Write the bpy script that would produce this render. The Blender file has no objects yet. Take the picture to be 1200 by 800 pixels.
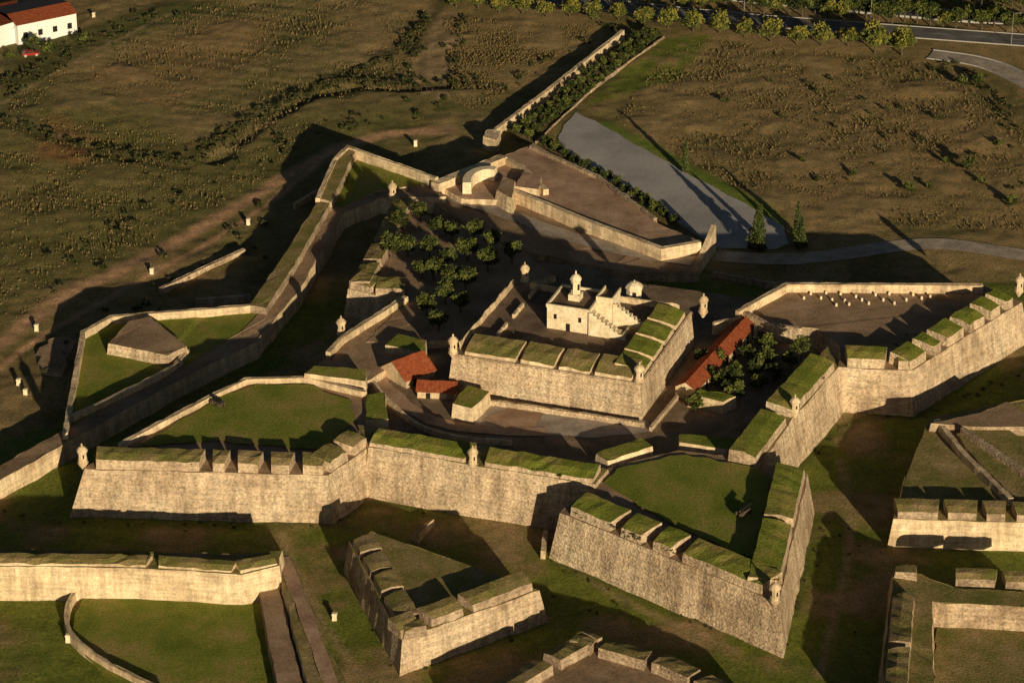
import bpy, math, random
import numpy as np
from mathutils import Vector, noise
random.seed(7); rng=np.random.default_rng(7)
scene=bpy.context.scene
# ---------------------------------------------------------------- camera / survey
CAM=Vector((0,-509,248)); PITCH=math.atan2(248,509); FPX=3403.0
def P(u,v,z=0.0):
    """survey: map a sighted point of known height z to its place on the site plan (metres)"""
    fx=(u-600)/FPX; fy=(400-v)/FPX
    d=Vector((fx, math.cos(PITCH)+fy*math.sin(PITCH), -math.sin(PITCH)+fy*math.cos(PITCH)))
    t=(z-CAM.z)/d.z
    p=CAM+d*t
    return (p.x,p.y)
cam=bpy.data.cameras.new("camera"); camo=bpy.data.objects.new("camera",cam); scene.collection.objects.link(camo)
camo.location=CAM; camo.rotation_euler=(math.pi/2-PITCH,0,0)
cam.sensor_width=36; cam.lens=FPX/1200*36; cam.clip_start=1; cam.clip_end=20000
scene.camera=camo
# ---------------------------------------------------------------- light
SAZ=math.radians(19); SEL=math.radians(11.5)
sd=Vector((math.sin(SAZ)*math.cos(SEL),-math.cos(SAZ)*math.cos(SEL),math.sin(SEL)))
sl=bpy.data.lights.new("sun",'SUN'); sl.energy=5.0; sl.angle=math.radians(0.5); sl.color=(1,0.82,0.55)
so=bpy.data.objects.new("sun",sl); scene.collection.objects.link(so)
so.rotation_euler=sd.to_track_quat('Z','Y').to_euler(); so.location=(100,-300,200)
w=bpy.data.worlds.new("World"); scene.world=w; w.use_nodes=True
nt=w.node_tree; bg=nt.nodes['Background']; sky=nt.nodes.new('ShaderNodeTexSky'); sky.sky_type='NISHITA'
sky.sun_disc=False; sky.sun_elevation=SEL; sky.sun_rotation=math.atan2(sd.x,sd.y)
nt.links.new(sky.outputs[0],bg.inputs[0]); bg.inputs[1].default_value=0.028
scene.view_settings.view_transform='Standard'; scene.view_settings.look='None'; scene.view_settings.exposure=0
# ---------------------------------------------------------------- materials
def newmat(name,rough=0.9):
    m=bpy.data.materials.new(name); m.use_nodes=True
    b=m.node_tree.nodes['Principled BSDF']; b.inputs['Roughness'].default_value=rough
    b.inputs['Specular IOR Level'].default_value=0.1
    return m,m.node_tree,b
def N(nt,t,**k):
    n=nt.nodes.new(t)
    for a,v in k.items(): setattr(n,a,v)
    return n
def pos(nt,scale=(1,1,1)):
    g=N(nt,'ShaderNodeNewGeometry'); mp=N(nt,'ShaderNodeMapping'); mp.inputs['Scale'].default_value=scale
    nt.links.new(g.outputs['Position'],mp.inputs['Vector']); return mp.outputs[0]
def noi(nt,vec,s,det=6,rough=0.6):
    n=N(nt,'ShaderNodeTexNoise'); n.inputs['Scale'].default_value=s; n.inputs['Detail'].default_value=det; n.inputs['Roughness'].default_value=rough
    nt.links.new(vec,n.inputs['Vector']); return n.outputs['Fac']
def ramp(nt,fac,stops):
    r=N(nt,'ShaderNodeValToRGB'); e=r.color_ramp.elements
    while len(e)<len(stops): e.new(0.5)
    for i,(p,c) in enumerate(stops):
        e[i].position=p; e[i].color=(c[0],c[1],c[2],1)
    nt.links.new(fac,r.inputs[0]); return r.outputs[0]
def mix(nt,a,b,f,mode='MIX'):
    m=N(nt,'ShaderNodeMix',data_type='RGBA',blend_type=mode)
    if isinstance(f,(int,float)): m.inputs[0].default_value=f
    else: nt.links.new(f,m.inputs[0])
    for s,i in ((a,6),(b,7)):
        if isinstance(s,tuple): m.inputs[i].default_value=(s[0],s[1],s[2],1)
        else: nt.links.new(s,m.inputs[i])
    return m.outputs[2]
def bump(nt,b,h,dist,strength=1.0):
    bp=N(nt,'ShaderNodeBump'); bp.inputs['Distance'].default_value=dist; bp.inputs['Strength'].default_value=strength
    nt.links.new(h,bp.inputs['Height']); nt.links.new(bp.outputs[0],b.inputs['Normal'])
def g3(v): return (v,v,v)
def patchy(name,c1,c2,c3,s=0.12,bd=0.25,bs=1.5,fine=0.55):
    m,nt,b=newmat(name); v=pos(nt)
    n1=noi(nt,v,s,8,0.65); n2=noi(nt,v,bs,6,0.7)
    col=ramp(nt,n1,[(0.36,c1),(0.5,c2),(0.64,c3)])
    f=ramp(nt,n2,[(0.3,g3(fine)),(0.7,g3(1.35))])
    nt.links.new(mix(nt,col,f,1.0,'MULTIPLY'),b.inputs['Base Color'])
    bump(nt,b,n2,bd); return m
M={}
M['grass']=patchy('grass_turf',(.15,.19,.024),(.23,.25,.04),(.36,.28,.09),0.10,.22,2.4,.5)
M['grassdry']=patchy('dry_grass_turf',(.18,.18,.045),(.29,.23,.085),(.40,.29,.15),0.16,.22,2.4,.5)
M['dirt']=patchy('bare_earth',(.23,.16,.095),(.33,.22,.135),(.42,.29,.185),0.15,.10,2.5,.65)
M['darkdirt']=patchy('damp_earth',(.15,.11,.07),(.23,.165,.105),(.32,.23,.15),0.15,.10,2.5,.65)
M['reddirt']=patchy('reddish_earth',(.30,.19,.12),(.42,.27,.175),(.50,.34,.23),0.2,.08,2.5,.7)
M['gravel']=patchy('gravel',(.27,.22,.17),(.38,.315,.25),(.48,.40,.32),0.25,.08,3,.7)
M['carpark']=patchy('car_park_gravel',(.30,.28,.27),(.38,.355,.34),(.45,.42,.39),0.06,.05,4,.8)
M['asphalt']=patchy('asphalt',(.10,.095,.09),(.14,.13,.125),(.18,.17,.16),0.2,.01,6,.8)
M['terrace']=patchy('terrace_paving',(.13,.09,.06),(.19,.13,.088),(.25,.18,.125),0.25,.05,3,.65)
def stone(name,base,dark,light,mort=0.5,cell=1.5,bd=0.18,moss=0.5):
    m,nt,b=newmat(name); v=pos(nt)
    vr=N(nt,'ShaderNodeTexVoronoi'); vr.inputs['Scale'].default_value=cell
    vv=pos(nt,(1,1,1.7)); nt.links.new(vv,vr.inputs['Vector'])
    big=noi(nt,v,0.09,8,0.7); streak=noi(nt,pos(nt,(0.9,0.9,0.08)),0.8,6,0.7); fine=noi(nt,v,2.8,6,0.75)
    crs=noi(nt,pos(nt,(0.12,0.12,2.2)),1.0,4,0.6)
    col=ramp(nt,big,[(0.34,dark),(0.5,base),(0.66,light)])
    col=mix(nt,col,ramp(nt,streak,[(0.33,g3(.62)),(0.6,g3(1.1))]),1.0,'MULTIPLY')
    col=mix(nt,col,ramp(nt,fine,[(0.32,g3(.55)),(0.6,g3(1.15))]),0.75,'MULTIPLY')
    col=mix(nt,col,ramp(nt,crs,[(0.35,g3(.78)),(0.6,g3(1.1))]),0.8,'MULTIPLY')
    sep=N(nt,'ShaderNodeSeparateColor'); nt.links.new(vr.outputs['Color'],sep.inputs[0])
    col=mix(nt,col,ramp(nt,sep.outputs[0],[(0.0,g3(mort)),(0.6,g3(1.12))]),0.6,'MULTIPLY')
    ms=noi(nt,pos(nt,(.5,.5,.35)),.55,7,.72); mf=ramp(nt,ms,[(0.60,g3(0)),(0.72,g3(moss))])
    col=mix(nt,col,(.16,.14,.06),mf)
    nt.links.new(col,b.inputs['Base Color'])
    ad=N(nt,'ShaderNodeMath',operation='ADD'); nt.links.new(fine,ad.inputs[0]); nt.links.new(vr.outputs['Distance'],ad.inputs[1])
    bump(nt,b,ad.outputs[0],bd); return m
M['stone']=stone('rubble_masonry',(.60,.455,.30),(.38,.275,.175),(.70,.56,.38),0.55,1.9,.14)
M['stonedark']=stone('weathered_masonry',(.46,.345,.23),(.28,.20,.13),(.58,.45,.31),.55,1.7,.14)
M['plaster']=stone('limewashed_masonry',(.70,.54,.34),(.50,.37,.225),(.78,.63,.42),0.8,0.9,.06,.25)
M['white']=patchy('white_render',(.58,.48,.32),(.66,.56,.38),(.72,.62,.45),0.5,.02,2,.88)
def tile():
    m,nt,b=newmat('terracotta_tiles'); v=pos(nt)
    n=noi(nt,v,1.5,6,.7); wv=N(nt,'ShaderNodeTexWave'); wv.inputs['Scale'].default_value=1.3; nt.links.new(v,wv.inputs[0])
    col=ramp(nt,n,[(0.3,(.22,.05,.02)),(0.55,(.38,.10,.04)),(0.75,(.46,.18,.09))])
    nt.links.new(col,b.inputs['Base Color']); bump(nt,b,wv.outputs['Fac'],.08); return m
M['tile']=tile()
def flat(name,c,rough=.7,metal=0):
    m,nt,b=newmat(name,rough); v=pos(nt); n=noi(nt,v,3,4)
    nt.links.new(ramp(nt,n,[(0.3,tuple(x*.8 for x in c)),(0.7,tuple(min(1,x*1.1) for x in c))]),b.inputs['Base Color']); b.inputs['Metallic'].default_value=metal; return m
M['bark']=flat('bark',(.10,.075,.05)); M['dark']=flat('dark_opening',(.02,.018,.016)); M['iron']=flat('cast_iron',(.03,.03,.03),.5,.5)
M['paint']=flat('white_road_paint',(.6,.6,.57)); M['red']=flat('red_car_paint',(.30,.03,.02),.35); M['glass']=flat('dark_glass',(.03,.035,.04),.1)
M['villa']=flat('white_painted_render',(.78,.78,.74)); M['wood']=flat('weathered_timber',(.07,.05,.03))
M['steel']=flat('galvanised_steel',(.4,.4,.4),.5,.6); M['grayroof']=flat('dark_roof',(.09,.08,.08)); M['kerb']=flat('kerb_stone',(.4,.38,.35))
def leaf(name,a,bb):
    m,nt,b=newmat(name,.7); v=pos(nt); n=noi(nt,v,1.2,4)
    nt.links.new(ramp(nt,n,[(0.35,a),(0.65,bb)]),b.inputs['Base Color']); return m
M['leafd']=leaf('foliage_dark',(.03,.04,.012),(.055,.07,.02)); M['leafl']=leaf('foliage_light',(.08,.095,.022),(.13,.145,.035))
M['leafy']=leaf('foliage_yellow_green',(.16,.155,.03),(.27,.24,.05)); M['cyp']=leaf('cypress_foliage',(.03,.045,.018),(.07,.09,.03))
M['straw']=leaf('dry_stalks',(.11,.088,.034),(.22,.16,.07)); M['scrub']=leaf('scrub_foliage',(.06,.055,.022),(.12,.10,.045))
# ---------------------------------------------------------------- mesh helpers
class MB:
    def __init__(s): s.v=[];s.f=[];s.m=[];s.mats=[]
    def mi(s,k):
        if k not in s.mats: s.mats.append(k)
        return s.mats.index(k)
    def face(s,pts,k):
        i=len(s.v); s.v+= [tuple(p) for p in pts]; s.f.append(tuple(range(i,i+len(pts)))); s.m.append(s.mi(k))
    def mesh(s,name):
        me=bpy.data.meshes.new(name); me.from_pydata(s.v,[],s.f)
        for k in s.mats: me.materials.append(M[k])
        me.polygons.foreach_set('material_index',s.m); me.update(); return me
    def obj(s,name,parent=None):
        o=bpy.data.objects.new(name,s.mesh(name)); scene.collection.objects.link(o)
        if parent: o.parent=parent
        return o
    def box(s,c,ex,ey,a,b,z0,z1,k,kt=None,inset=0):
        """box: centre c, half sizes a,b on unit axes ex,ey"""
        q=[(-a,-b),(a,-b),(a,b),(-a,b)]
        lo=[(c[0]+x*ex[0]+y*ey[0],c[1]+x*ex[1]+y*ey[1],z0) for x,y in q]
        r=lambda t:max(0,1-inset/max(t,.01))
        hi=[(c[0]+x*r(a)*ex[0]+y*r(b)*ey[0],c[1]+x*r(a)*ex[1]+y*r(b)*ey[1],z1) for x,y in q]
        for i in range(4):
            j=(i+1)%4; s.face([lo[i],lo[j],hi[j],hi[i]],k)
        s.face(hi,kt or k)
def empty(name,loc=(0,0,0)):
    e=bpy.data.objects.new(name,None); scene.collection.objects.link(e); e.location=loc; e.empty_display_size=1; return e
def area(p): return 0.5*sum(p[i][0]*p[(i+1)%len(p)][1]-p[(i+1)%len(p)][0]*p[i][1] for i in range(len(p)))
def ccw(p): return p if area(p)>0 else p[::-1]
def offset(p,d,lim=2.2):
    n=len(p); out=[]
    for i in range(n):
        a=Vector(p[i-1]);b=Vector(p[i]);c=Vector(p[(i+1)%n])
        e1=(b-a).normalized(); e2=(c-b).normalized()
        n1=Vector((e1.y,-e1.x)); n2=Vector((e2.y,-e2.x)); m=n1+n2
        if m.length<1e-4: m=n1
        m.normalize(); k=min(lim,1/max(.2,m.dot(n1)))
        out.append((b.x+m.x*d*k,b.y+m.y*d*k))
    return out
def subdiv(p,seg,closed=True):
    out=[]; n=len(p)
    for i in range(n if closed else n-1):
        a=p[i]; b=p[(i+1)%n]; L=math.dist(a,b); k=max(1,int(L/seg))
        for j in range(k): out.append((a[0]+(b[0]-a[0])*j/k,a[1]+(b[1]-a[1])*j/k))
    if not closed: out.append(p[-1])
    return out
def jit(p,a):
    return [(x+a*noise.noise((x*.35,y*.35,1.3))*2,y+a*noise.noise((x*.35,y*.35,7.7))*2) for x,y in p]
def prism_w(mb,pts,zt,zb,top,side,batter=.12,seg=1.6,ja=.16,zj=.2):
    pts=ccw(pts)
    lo=offset(pts,batter*(zt-zb)); 
    n=len(pts); A=[];B=[]
    for i in range(n):
        a=pts[i];b=pts[(i+1)%n];la=lo[i];lb=lo[(i+1)%n]; k=max(1,int(math.dist(a,b)/seg))
        for j in range(k):
            t=j/k; A.append((a[0]+(b[0]-a[0])*t,a[1]+(b[1]-a[1])*t)); B.append((la[0]+(lb[0]-la[0])*t,la[1]+(lb[1]-la[1])*t))
    A=jit(A,ja);B=jit(B,ja)
    Z=[zt-zj*abs(noise.noise((x*.6,y*.6,3.1))*2) for x,y in A]
    m=len(A)
    for i in range(m):
        j=(i+1)%m
        mb.face([(B[i][0],B[i][1],zb),(B[j][0],B[j][1],zb),(A[j][0],A[j][1],Z[j]),(A[i][0],A[i][1],Z[i])],side)
    mb.face([(A[i][0],A[i][1],Z[i]) for i in range(m)],top)
def W(uv,z): return [P(u,v,z) for u,v in uv]
def prism(name,uv,zt,zb=-1,top='grass',side='stone',batter=.12,parent=None,**k):
    mb=MB(); prism_w(mb,W(uv,zt),zt,zb,top,side,batter,**k); return mb.obj(name,parent)
def stripw(p,wd,center=0.5):
    """polyline (world) -> closed polygon, wd wide; centre 0.5 = centred, 0 = all on the left"""
    n=len(p); L=[];R=[]
    for i in range(n):
        a=Vector(p[max(0,i-1)]);b=Vector(p[i]);c=Vector(p[min(n-1,i+1)])
        e1=(b-a) if i>0 else (c-b); e2=(c-b) if i<n-1 else (b-a)
        e1=e1.normalized();e2=e2.normalized(); n1=Vector((-e1.y,e1.x)); n2=Vector((-e2.y,e2.x)); m=(n1+n2)
        if m.length<1e-3: m=n1
        m.normalize(); k=min(1.8,1/max(.3,m.dot(n1)))
        L.append((b.x+m.x*wd*(1-center)*k,b.y+m.y*wd*(1-center)*k)); R.append((b.x-m.x*wd*center*k,b.y-m.y*wd*center*k))
    return R+L[::-1]
def wall(name,uv,zt,zb,wd=.9,mat='plaster',top=None,center=.5,parent=None,batter=.02,**k):
    mb=MB(); prism_w(mb,stripw(W(uv,zt),wd,center),zt,zb,top or mat,mat,batter,ja=.07,zj=.14,**k); return mb.obj(name,parent)
def smooth(pts,it=2):
    for _ in range(it):
        o=[pts[0]]
        for i in range(len(pts)-1):
            a=pts[i];b=pts[i+1]
            o+=[(a[0]*.75+b[0]*.25,a[1]*.75+b[1]*.25),(a[0]*.25+b[0]*.75,a[1]*.25+b[1]*.75)]
        o.append(pts[-1]); pts=o
    return pts
def ribbon(name,uv,z,wd,mat,sm=2,rag=.3,parent=None,base=None):
    p=smooth(W(uv,z),sm); p=subdiv(p,3,False); poly=stripw(p,wd); n=len(p); R=poly[:n]; L=poly[n:][::-1]
    R=jit(R,rag);L=jit(L,rag); mb=MB()
    for i in range(n-1):
        mb.face([(R[i][0],R[i][1],z),(R[i+1][0],R[i+1][1],z),(L[i+1][0],L[i+1][1],z),(L[i][0],L[i][1],z)],mat)
    return mb.obj(name,parent)
def sheet(name,uv,z,mat,rag=.4,parent=None):
    p=jit(subdiv(ccw(W(uv,z)),2),rag); mb=MB(); mb.face([(x,y,z) for x,y in p],mat); return mb.obj(name,parent)
def parapet(name,uv,zu,z0,z1,th,parts,top='grass',side='stone',drop=.5,setb=.25,parent=None,splay=.5):
    """thick earth parapet on polyline (interior on the left); parts = list of (t0,t1) along its length, cut by embrasures"""
    p=W(uv,zu); segs=[];L=0
    for i in range(len(p)-1):
        l=math.dist(p[i],p[i+1]); segs.append((L,L+l,p[i],p[i+1])); L+=l
    mb=MB()
    for (t0,t1) in parts:
        for (a,b,q0,q1) in segs:
            s0=max(a,t0*L); s1=min(b,t1*L)
            if s1-s0<.4: continue
            e=(Vector(q1)-Vector(q0)).normalized(); n=Vector((-e.y,e.x)); l=b-a
            k=max(1,int((s1-s0)/1.5)); O=[];I=[];O2=[];I2=[];C2=[]
            for j in range(k+1):
                t=s0+(s1-s0)*j/k; 
                sh=(splay if j==0 and s0>a+.1 else 0)-(splay if j==k and s1<b-.1 else 0)
                c=Vector(q0)+e*(t-a)
                nz=noise.noise((c.x*.45,c.y*.45,2))*.34
                o=c+n*(setb+nz*.3)+e*sh; i_=c+n*th
                O.append((o.x,o.y,z0-.3)); O2.append((o.x+n.x*.25,o.y+n.y*.25,z1-drop+nz)); ii=i_+n*(nz*.6)
                cc=c+n*th*.5+e*sh*.5; C2.append((cc.x,cc.y,z1-drop*.4+.12+noise.noise((c.x*.5,c.y*.5,9))*.4))
                I.append((ii.x,ii.y,z0-.3)); I2.append((ii.x-n.x*.2,ii.y-n.y*.2,z1+nz*.7))
            for j in range(k):
                mb.face([O[j],O[j+1],O2[j+1],O2[j]],side); mb.face([I[j+1],I[j],I2[j],I2[j+1]],side)
                mb.face([O2[j],O2[j+1],C2[j+1],C2[j]],top); mb.face([C2[j],C2[j+1],I2[j+1],I2[j]],top)
            mb.face([O[0],O2[0],C2[0],I2[0],I[0]],side); mb.face([O[-1],I[-1],I2[-1],C2[-1],O2[-1]],side)
    return mb.obj(name,parent)
# ---------------------------------------------------------------- ground sheet
def axis(lo,hi,st,far):
    c=list(np.arange(lo,hi+st,st)); s=st; a=lo; b=hi; left=[];right=[]
    while b<far: s*=1.35; b+=s; a-=s; right.append(b); left.append(a)
    return np.array(left[::-1]+c+right)
xs=axis(-185,185,0.9,6000); ys=axis(-150,260,0.9,6000)
X,Y=np.meshgrid(xs,ys)
def inpoly(uv,blur=2,z=0):
    p=W(uv,z); ins=np.zeros(X.shape,bool); n=len(p)
    for i in range(n):
        x1,y1=p[i];x2,y2=p[(i+1)%n]
        if abs(y2-y1)<1e-9: continue
        c=((y1>Y)!=(y2>Y))&(X<(x2-x1)*(Y-y1)/(y2-y1)+x1); ins^=c
    m=ins.astype(float)
    for _ in range(blur):
        q=np.pad(m,1,mode='edge'); m=(q[1:-1,1:-1]*2+q[:-2,1:-1]+q[2:,1:-1]+q[1:-1,:-2]+q[1:-1,2:])/6
    return m
def fbm(s,seed,o=4):
    out=np.zeros(X.shape); amp=1;tot=0
    for k in range(o):
        r=np.random.default_rng(seed+k); T=r.random((256,256))
        gx=X*s*2**k+37.3; gy=Y*s*2**k+91.7; ix=np.floor(gx).astype(int);iy=np.floor(gy).astype(int); fx=gx-ix;fy=gy-iy
        fx=fx*fx*(3-2*fx);fy=fy*fy*(3-2*fy)
        a=T[iy%256,ix%256];b=T[iy%256,(ix+1)%256];c=T[(iy+1)%256,ix%256];d=T[(iy+1)%256,(ix+1)%256]
        out+=amp*((a*(1-fx)+b*fx)*(1-fy)+(c*(1-fx)+d*fx)*fy); tot+=amp; amp*=.55
    return out/tot
def linemask(uv,wd,z=0):
    p=subdiv(smooth(W(uv,z),2),2,False); m=np.full(X.shape,1e9)
    for i in range(len(p)-1):
        ax,ay=p[i];bx,by=p[i+1];dx,dy=bx-ax,by-ay;L2=dx*dx+dy*dy+1e-9
        j0=np.searchsorted(ys,min(ay,by)-12);j1=np.searchsorted(ys,max(ay,by)+12);i0=np.searchsorted(xs,min(ax,bx)-12);i1=np.searchsorted(xs,max(ax,bx)+12)
        xx=X[j0:j1,i0:i1];yy=Y[j0:j1,i0:i1]
        t=np.clip(((xx-ax)*dx+(yy-ay)*dy)/L2,0,1); d=np.hypot(xx-ax-t*dx,yy-ay-t*dy); m[j0:j1,i0:i1]=np.minimum(m[j0:j1,i0:i1],d)
    return np.clip(1.3-m/wd,0,1)
n1=fbm(.02,1); n2=fbm(.09,11); n3=fbm(.3,21)
def C(*c): return np.array(c)[None,None,:]
col=np.zeros(X.shape+(3,))+C(.29,.21,.10)
def lay(m,c): 
    global col
    col=col*(1-m[...,None])+C(*c)*m[...,None]
lay(np.clip((n1-.5)*6+.4,0,1)*.75,(.18,.165,.06)); lay(np.clip((n2-.54)*6,0,1)*.6,(.38,.275,.14))
lay(np.clip((.46-n2)*8,0,1)*.55,(.12,.115,.04))
ditch=inpoly([(-300,520),(60,500),(400,330),(640,300),(860,330),(1200,330),(1600,330),(1900,1300),(-700,1300)],3)
fld=1-ditch
lay(ditch,(.27,.21,.085)); lay(ditch*np.clip((.60-n2)*7,0,1)*.9,(.17,.21,.032)); lay(ditch*np.clip((n2-.58)*8,0,1)*.8,(.39,.28,.155))
lay(ditch*np.clip((n3-.55)*6,0,1)*.4,(.13,.16,.035))
lay(inpoly([(0,130),(180,120),(250,200),(150,300),(60,340),(0,330)],10)*.5,(.18,.17,.055))
lay(inpoly([(250,205),(350,130),(500,110),(560,125),(400,160),(300,215),(180,290)],6)*.6,(.15,.145,.048))
lay(inpoly([(90,90),(250,20),(330,20),(300,70),(200,130)],8)*.4,(.38,.22,.11))
lay(inpoly([(1000,70),(1200,150),(1200,270),(1080,260)],12)*.35,(.34,.23,.11))
lay(inpoly([(640,165),(760,45),(835,40),(800,90),(670,128),(655,165),(880,255),(920,262),(900,275),(800,245),(700,205)],2)*np.clip((.75-n3)*4,0,1),(.17,.20,.037))
lay(inpoly([(700,145),(712,140),(800,185),(900,240),(925,262),(905,262)],2)*.9,(.16,.23,.037))
lay(inpoly([(580,160),(735,32),(778,42),(625,170)],2)*.85,(.12,.10,.05))
lay(inpoly([(0,60),(30,30),(90,35),(200,0),(270,0),(120,60),(40,95),(0,110)],3)*.8,(.09,.10,.03))
lay(inpoly([(500,10),(545,10),(520,110),(480,100)],3)*.6,(.35,.25,.14))
lay(inpoly([(60,130),(110,165),(100,190),(40,185)],8)*.55,(.40,.17,.08))
for l,wd in (([(0,402),(60,352),(180,297),(320,216),(400,166),(470,153),(525,153)],2.3),([(0,430),(40,395),(170,325),(300,250),(372,190)],1.0)):
    lay(linemask(l,wd)*.95,(.54,.33,.20))
for l in ([(505,10),(485,60),(487,100)],[(520,8),(502,60),(500,110)],[(540,15),(520,70),(513,115)],[(0,120),(90,70),(200,15)],[(0,135),(80,160),(200,190)],[(640,640),(720,700),(860,760)],[(960,790),(985,700),(1000,620),(985,540)],[(330,625),(360,700),(420,790)]):
    lay(linemask(l,.9)*.55,(.46,.33,.20))
sw=inpoly([(60,70),(260,0),(480,0),(470,60),(360,100),(230,150),(100,120)],4)*(np.sin((X*.35+Y*.94)*1.25+n2*5)>.15)
lay(sw*.3,(.40,.31,.16))
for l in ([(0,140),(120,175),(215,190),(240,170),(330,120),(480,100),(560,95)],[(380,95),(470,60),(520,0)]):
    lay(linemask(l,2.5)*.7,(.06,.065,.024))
for l in ([(60,612),(385,617),(432,583),(640,612)],[(655,660),(920,766),(958,605)],[(925,556),(1000,486),(1080,488),(1200,432)]): lay(linemask(l,1.6)*.7,(.10,.12,.028))
un=(n2-.5)*1.7+(n3-.5)*.6
rd=np.clip(linemask([(400,-15),(640,8),(830,32),(1000,43),(1300,62)],9)+linemask([(835,300),(960,303),(1080,283),(1250,308)],7)+linemask([(1090,64),(1150,72),(1190,88),(1260,130)],7),0,1)
flatm=np.clip(1-rd*1.2,0,1)*(1-np.clip(inpoly([(640,165),(665,125),(705,140),(935,260),(935,300),(830,300)],5)*1.5,0,1))
Z=un*(fld*.9+.3*ditch)*flatm - .3*(fld*.9+.35*ditch)*flatm
gul=linemask([(250,185),(330,122),(400,98),(480,102),(560,97)],3.0)*.9+linemask([(0,142),(120,177),(215,192)],2.5)*.5
Z=Z-gul
Z=np.where(np.abs(X)+np.abs(Y)>900,-.2,Z)
nv=X.size; ny,nx=X.shape
me=bpy.data.meshes.new('ground'); 
idx=np.arange(nv).reshape(ny,nx); q=np.stack([idx[:-1,:-1],idx[:-1,1:],idx[1:,1:],idx[1:,:-1]],-1).reshape(-1,4)
me.vertices.add(nv); me.vertices.foreach_set('co',np.stack([X,Y,Z],-1).astype(np.float32).ravel())
me.loops.add(q.size); me.loops.foreach_set('vertex_index',q.ravel().astype(np.int32)); me.polygons.add(len(q))
me.polygons.foreach_set('loop_start',np.arange(0,q.size,4,dtype=np.int32)); me.polygons.foreach_set('loop_total',np.full(len(q),4,dtype=np.int32))
me.update(calc_edges=True); me.validate()
at=me.color_attributes.new('soil','FLOAT_COLOR','POINT'); at.data.foreach_set('color',np.concatenate([col,np.ones(X.shape+(1,))],-1).astype(np.float32).ravel())
me.polygons.foreach_set('use_smooth',np.ones(len(q),bool))
m,nt,b=newmat('field_ground'); a=N(nt,'ShaderNodeAttribute',attribute_name='soil'); v=pos(nt)
f1=noi(nt,v,2.1,7,.75); f2=noi(nt,v,.35,6,.7)
c=mix(nt,a.outputs['Color'],ramp(nt,f1,[(0.32,g3(.45)),(0.68,g3(1.45))]),1.0,'MULTIPLY'); c=mix(nt,c,ramp(nt,f2,[(0.35,(.72,.78,.65)),(0.65,(1.28,1.18,1.15))]),1.0,'MULTIPLY')
nt.links.new(c,b.inputs['Base Color']); bump(nt,b,f1,.34)
me.materials.append(m); go=bpy.data.objects.new('ground',me); scene.collection.objects.link(go)
# ---------------------------------------------------------------- MAIN FORT
courtyard=prism('courtyard',[(428,446),(470,360),(600,305),(690,312),(740,330),(880,350),(960,420),(900,520),(885,540),(800,548),(700,556),(560,530),(430,505)],6.5,-1,'darkdirt','stone',.05,zj=.02)
ll=prism('front_left_bastion',[(98,549),(384,557),(432,523),(428,457),(360,441),(288,443),(237,468),(140,519)],8.5,-1,'dirt','stone',.2)
sheet('bastion_lawn',[(163,521),(262,463),(300,450),(360,449),(412,470),(418,492),(378,527),(330,522),(250,516)],8.75,'grass',.5)
c1=prism('front_curtain_wall',[(432,523),(555,545),(697,567),(712,549),(560,519),(420,497)],9.3,-1,'grassdry','stone',.17)
lr=prism('front_right_bastion',[(690,572),(657,600),(912,706),(947,553),(890,541),(850,533),(795,527),(712,548)],8.5,-1,'dirt','stone',.17)
sheet('bastion_lawn',[(706,566),(722,548),(800,532),(885,548),(902,560),(888,655),(800,620)],8.75,'grass',.5)
rc=prism('east_curtain_wall',[(888,548),(930,489),(983,430),(970,405),(925,460),(872,530)],8.8,-1,'grassdry','stone',.2)
rb=prism('east_bastion',[(983,430),(1068,434),(1197,354),(1152,334),(922,334),(868,364),(900,378),(960,385),(985,405)],8.5,-1,'dirt','stone',.2)
ul=prism('tree_bastion',[(460,237),(610,292),(650,322),(600,335),(560,395),(500,400),(430,447),(360,440),(384,412),(400,394),(476,346),(440,346),(408,338),(434,290)],8.0,-1,'dirt','stone',.15)
parapet('merlon_parapet',[(98,549),(384,557),(432,523)],8.5,8.5,10.6,4.6,[(.03,.375),(.40,.455),(.48,.56),(.585,.66),(.685,.765),(.79,.90),(.92,1)],'grassdry','stone')
parapet('curtain_parapet',[(432,523),(555,545)],9.3,9.3,10.6,5,[(.0,.93)],'grass','stone',.7)
parapet('curtain_parapet',[(560,546),(694,567)],9.3,9.3,10.6,5,[(.03,1)],'grass','stone',.7)
parapet('merlon_parapet',[(657,600),(912,706)],8.5,8.5,10.6,5.5,[(.03,.24),(.27,.385),(.42,.52),(.555,.93)],'grass','stone',.6)
parapet('merlon_parapet',[(912,706),(947,553)],8.5,8.5,10.6,5.5,[(.08,.52),(.55,.97)],'grass','stone',.6)
parapet('curtain_parapet',[(888,545),(930,489),(983,430)],8.8,8.8,10.8,5.5,[(0,.40),(.46,.98)],'grass','stone',.6)
parapet('merlon_parapet',[(983,430),(1068,434),(1197,354)],8.5,8.5,10.8,5,[(.02,.17),(.20,.37),(.40,.47),(.495,.62),(.645,.76),(.785,.87),(.895,.96)],'grass','stone',.6)
parapet('tree_bastion_parapet',[(408,338),(440,346),(474,347)],8.0,8.0,9.8,5,[(0,.45),(.5,1)],'grassdry','stonedark')
parapet('tree_bastion_parapet',[(460,237),(434,290),(408,338)],8.0,8.0,9.8,4.5,[(.02,.2),(.24,.5),(.54,.75),(.79,1)],'grassdry','stonedark')
wall('bastion_breast_wall',[(140,519),(237,468),(288,443),(360,441),(428,458)],9.6,8.2,.9,'plaster','plaster')
prism('traverse_block',[(357,437),(368,428),(430,433),(428,446)],10.5,8,'grass','plaster',.08)
wall('curtain_breast_wall',[(384,412),(400,394),(476,346)],9.4,7.5,.9,'plaster')
wall('east_breast_wall',[(864,364),(922,332),(1152,333)],10.2,8,1.0,'plaster')
wall('east_breast_wall',[(868,362),(900,378),(940,384)],9.8,6.5,.8,'stone')
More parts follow.
